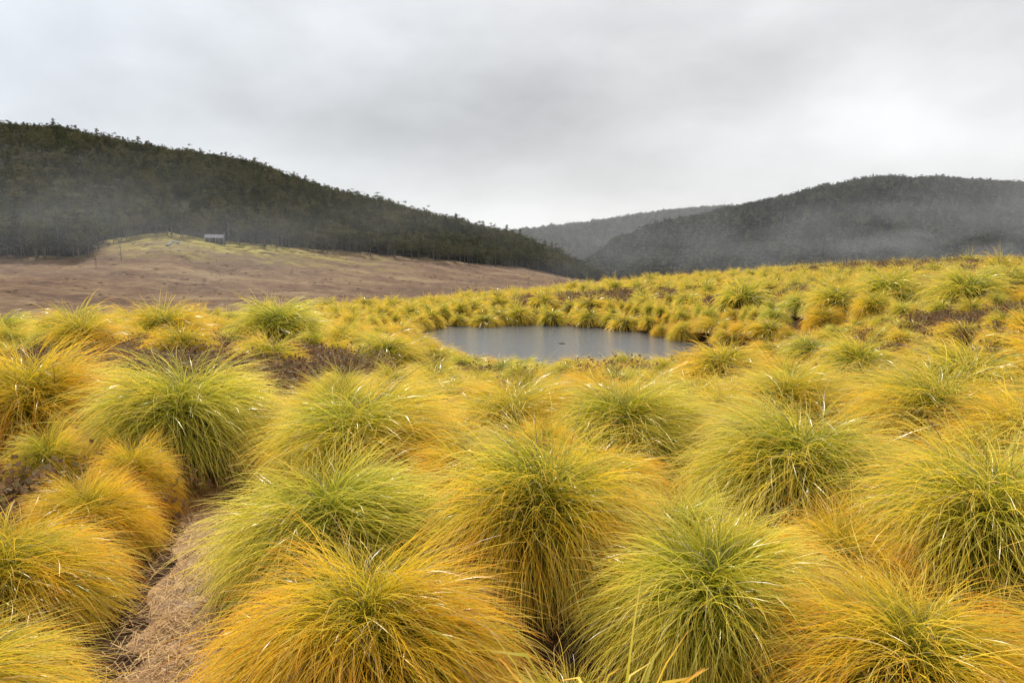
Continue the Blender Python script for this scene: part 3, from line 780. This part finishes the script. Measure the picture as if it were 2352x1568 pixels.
def sphere_obj(cx, cy, cz, a, b, c, dens, label, ns=2.0):
    u = np.linspace(0, 2*math.pi, 33)[:-1]; v = np.linspace(0.02, math.pi-.02, 17)
    V = np.array([(math.sin(q)*math.cos(p), math.sin(q)*math.sin(p), math.cos(q)) for q in v for p in u])
    F = [(i*32+j, (i+1)*32+j, (i+1)*32+(j+1) % 32, i*32+(j+1) % 32) for i in range(16) for j in range(32)]
    V2 = np.vstack([V, [[0, 0, 1]], [[0, 0, -1]]])
    for j in range(0, 32, 2):
        F.append((len(V), j, j+1, (j+2) % 32)); F.append((len(V)+1, 16*32+(j+2) % 32, 16*32+j+1, 16*32+j))
    o = add_obj("mist", add_mesh("mist", V2, F, mat=vol_mat("mist_vapour", dens, True, nscale=ns)), (cx, cy, cz), kind="stuff", label=label, category="mist")
    o.scale = (a, b, c); return o
me = boxes("haze", [(-2500, 4500, 900, 6000, -80, 480)], vol_mat("haze_vapour", .9e-4))
add_obj("haze", me, kind="stuff", label="thin haze in front of the distant hills", category="haze")
sphere_obj(-180, 235, 4, 280, 140, 60, 1.6e-3, "thin mist drifting over the valley plain", 2.4)
sphere_obj(60, 500, 0, 280, 150, 70, 1.5e-3, "thin mist at the foot of the forest")
sphere_obj(740, 850, 10, 700, 230, 150, 3.8e-3, "bank of mist below the rounded hill", 3.2)

# ---------------------------------------------------------------- sky, sun
AZ, EL = R(-24), R(43)
w = bpy.data.worlds.new("World"); scene.world = w; w.use_nodes = True
w.node_tree.nodes.clear(); t = NT(w)
out = t.add('ShaderNodeOutputWorld')
sky = t.add('ShaderNodeTexSky', sky_type='NISHITA'); sky.sun_disc = False; sky.sun_elevation = EL; sky.sun_rotation = AZ
bg1 = t.add('ShaderNodeBackground'); t.link(sky.outputs[0], bg1.inputs[0]); bg1.inputs[1].default_value = .1
tc = t.add('ShaderNodeTexCoord'); D = tc.outputs['Generated']
nz = t.noise(2.0, 5, .5, D, (1, 1, 1.9))
nz2 = t.noise(4.6, 6, .52, D, (1, 1.4, 2.0))
def blob(cx, cz, sx, sz):
    d = Vector((math.sin(R(cx))*math.cos(R(cz)), math.cos(R(cx))*math.cos(R(cz)), math.sin(R(cz))))
    mp = t.add('ShaderNodeVectorMath', operation='SUBTRACT'); t.link(D, mp.inputs[0]); mp.inputs[1].default_value = d
    ms = t.add('ShaderNodeVectorMath', operation='MULTIPLY'); t.link(mp.outputs[0], ms.inputs[0]); ms.inputs[1].default_value = (1/sx, 1/sx, 1/sz)
    ln = t.add('ShaderNodeVectorMath', operation='LENGTH'); t.link(ms.outputs[0], ln.inputs[0])
    return t.math('POWER', 2.718, t.math('MULTIPLY', t.math('POWER', ln.outputs['Value'], 2), -1))
br = t.math('ADD', t.math('MULTIPLY', t.math('SUBTRACT', nz, .5), .34), t.math('MULTIPLY', t.math('SUBTRACT', nz2, .5), .50))
br = t.math('ADD', br, .85)
for cx, cz, sx, sz, amp in [(-2, 10, .36, .11, -.24), (12, 15, .28, .07, -.09), (-20, 12, .3, .07, -.06), (27, 9, .24, .08, .16), (4, 2.6, .26, .045, .24), (-34, 19, .22, .14, .10)]:
    br = t.math('ADD', br, t.math('MULTIPLY', blob(cx, cz, sx, sz), amp))
sx = t.add('ShaderNodeSeparateXYZ'); t.link(D, sx.inputs[0])
cool = t.math('MULTIPLY_ADD', sx.outputs[0], -1.1, c=.3)
cool = t.math('MAXIMUM', t.math('MINIMUM', cool, 1.), 0.15)
tintc = t.mix(cool, (1, 1, 1), (.88, .945, 1.02))
vm = t.add('ShaderNodeVectorMath', operation='SCALE'); t.link(tintc, vm.inputs[0]); t.link(br, vm.inputs['Scale'])
bg2 = t.add('ShaderNodeBackground'); t.link(vm.outputs[0], bg2.inputs[0]); bg2.inputs[1].default_value = 1.0
mx = t.add('ShaderNodeMixShader'); mx.inputs[0].default_value = .94
t.link(bg1.outputs[0], mx.inputs[1]); t.link(bg2.outputs[0], mx.inputs[2]); t.link(mx.outputs[0], out.inputs[0])

sl = bpy.data.lights.new("sun", 'SUN'); sl.energy = 5; sl.angle = R(.5); sl.color = (1, .95, .86)
so = add_obj("sun", sl)
sv = Vector((math.sin(AZ)*math.cos(EL), math.cos(AZ)*math.cos(EL), math.sin(EL)))
so.rotation_euler = sv.to_track_quat('Z', 'Y').to_euler(); so.location = (0, 0, 50)

# ---------------------------------------------------------------- camera
cd = bpy.data.cameras.new("camera"); cd.lens = 24; cd.sensor_width = 36; cd.clip_start = .05; cd.clip_end = 20000
co = bpy.data.objects.new("camera", cd); COL.objects.link(co)
co.location = (0, 0, 1.65); co.rotation_euler = (R(90-6.69), 0, 0)
scene.camera = co
scene.view_settings.view_transform = 'Standard'; scene.view_settings.look = 'None'; scene.view_settings.exposure = 0
print("tussocks", len(pts), "individual", len(ind))
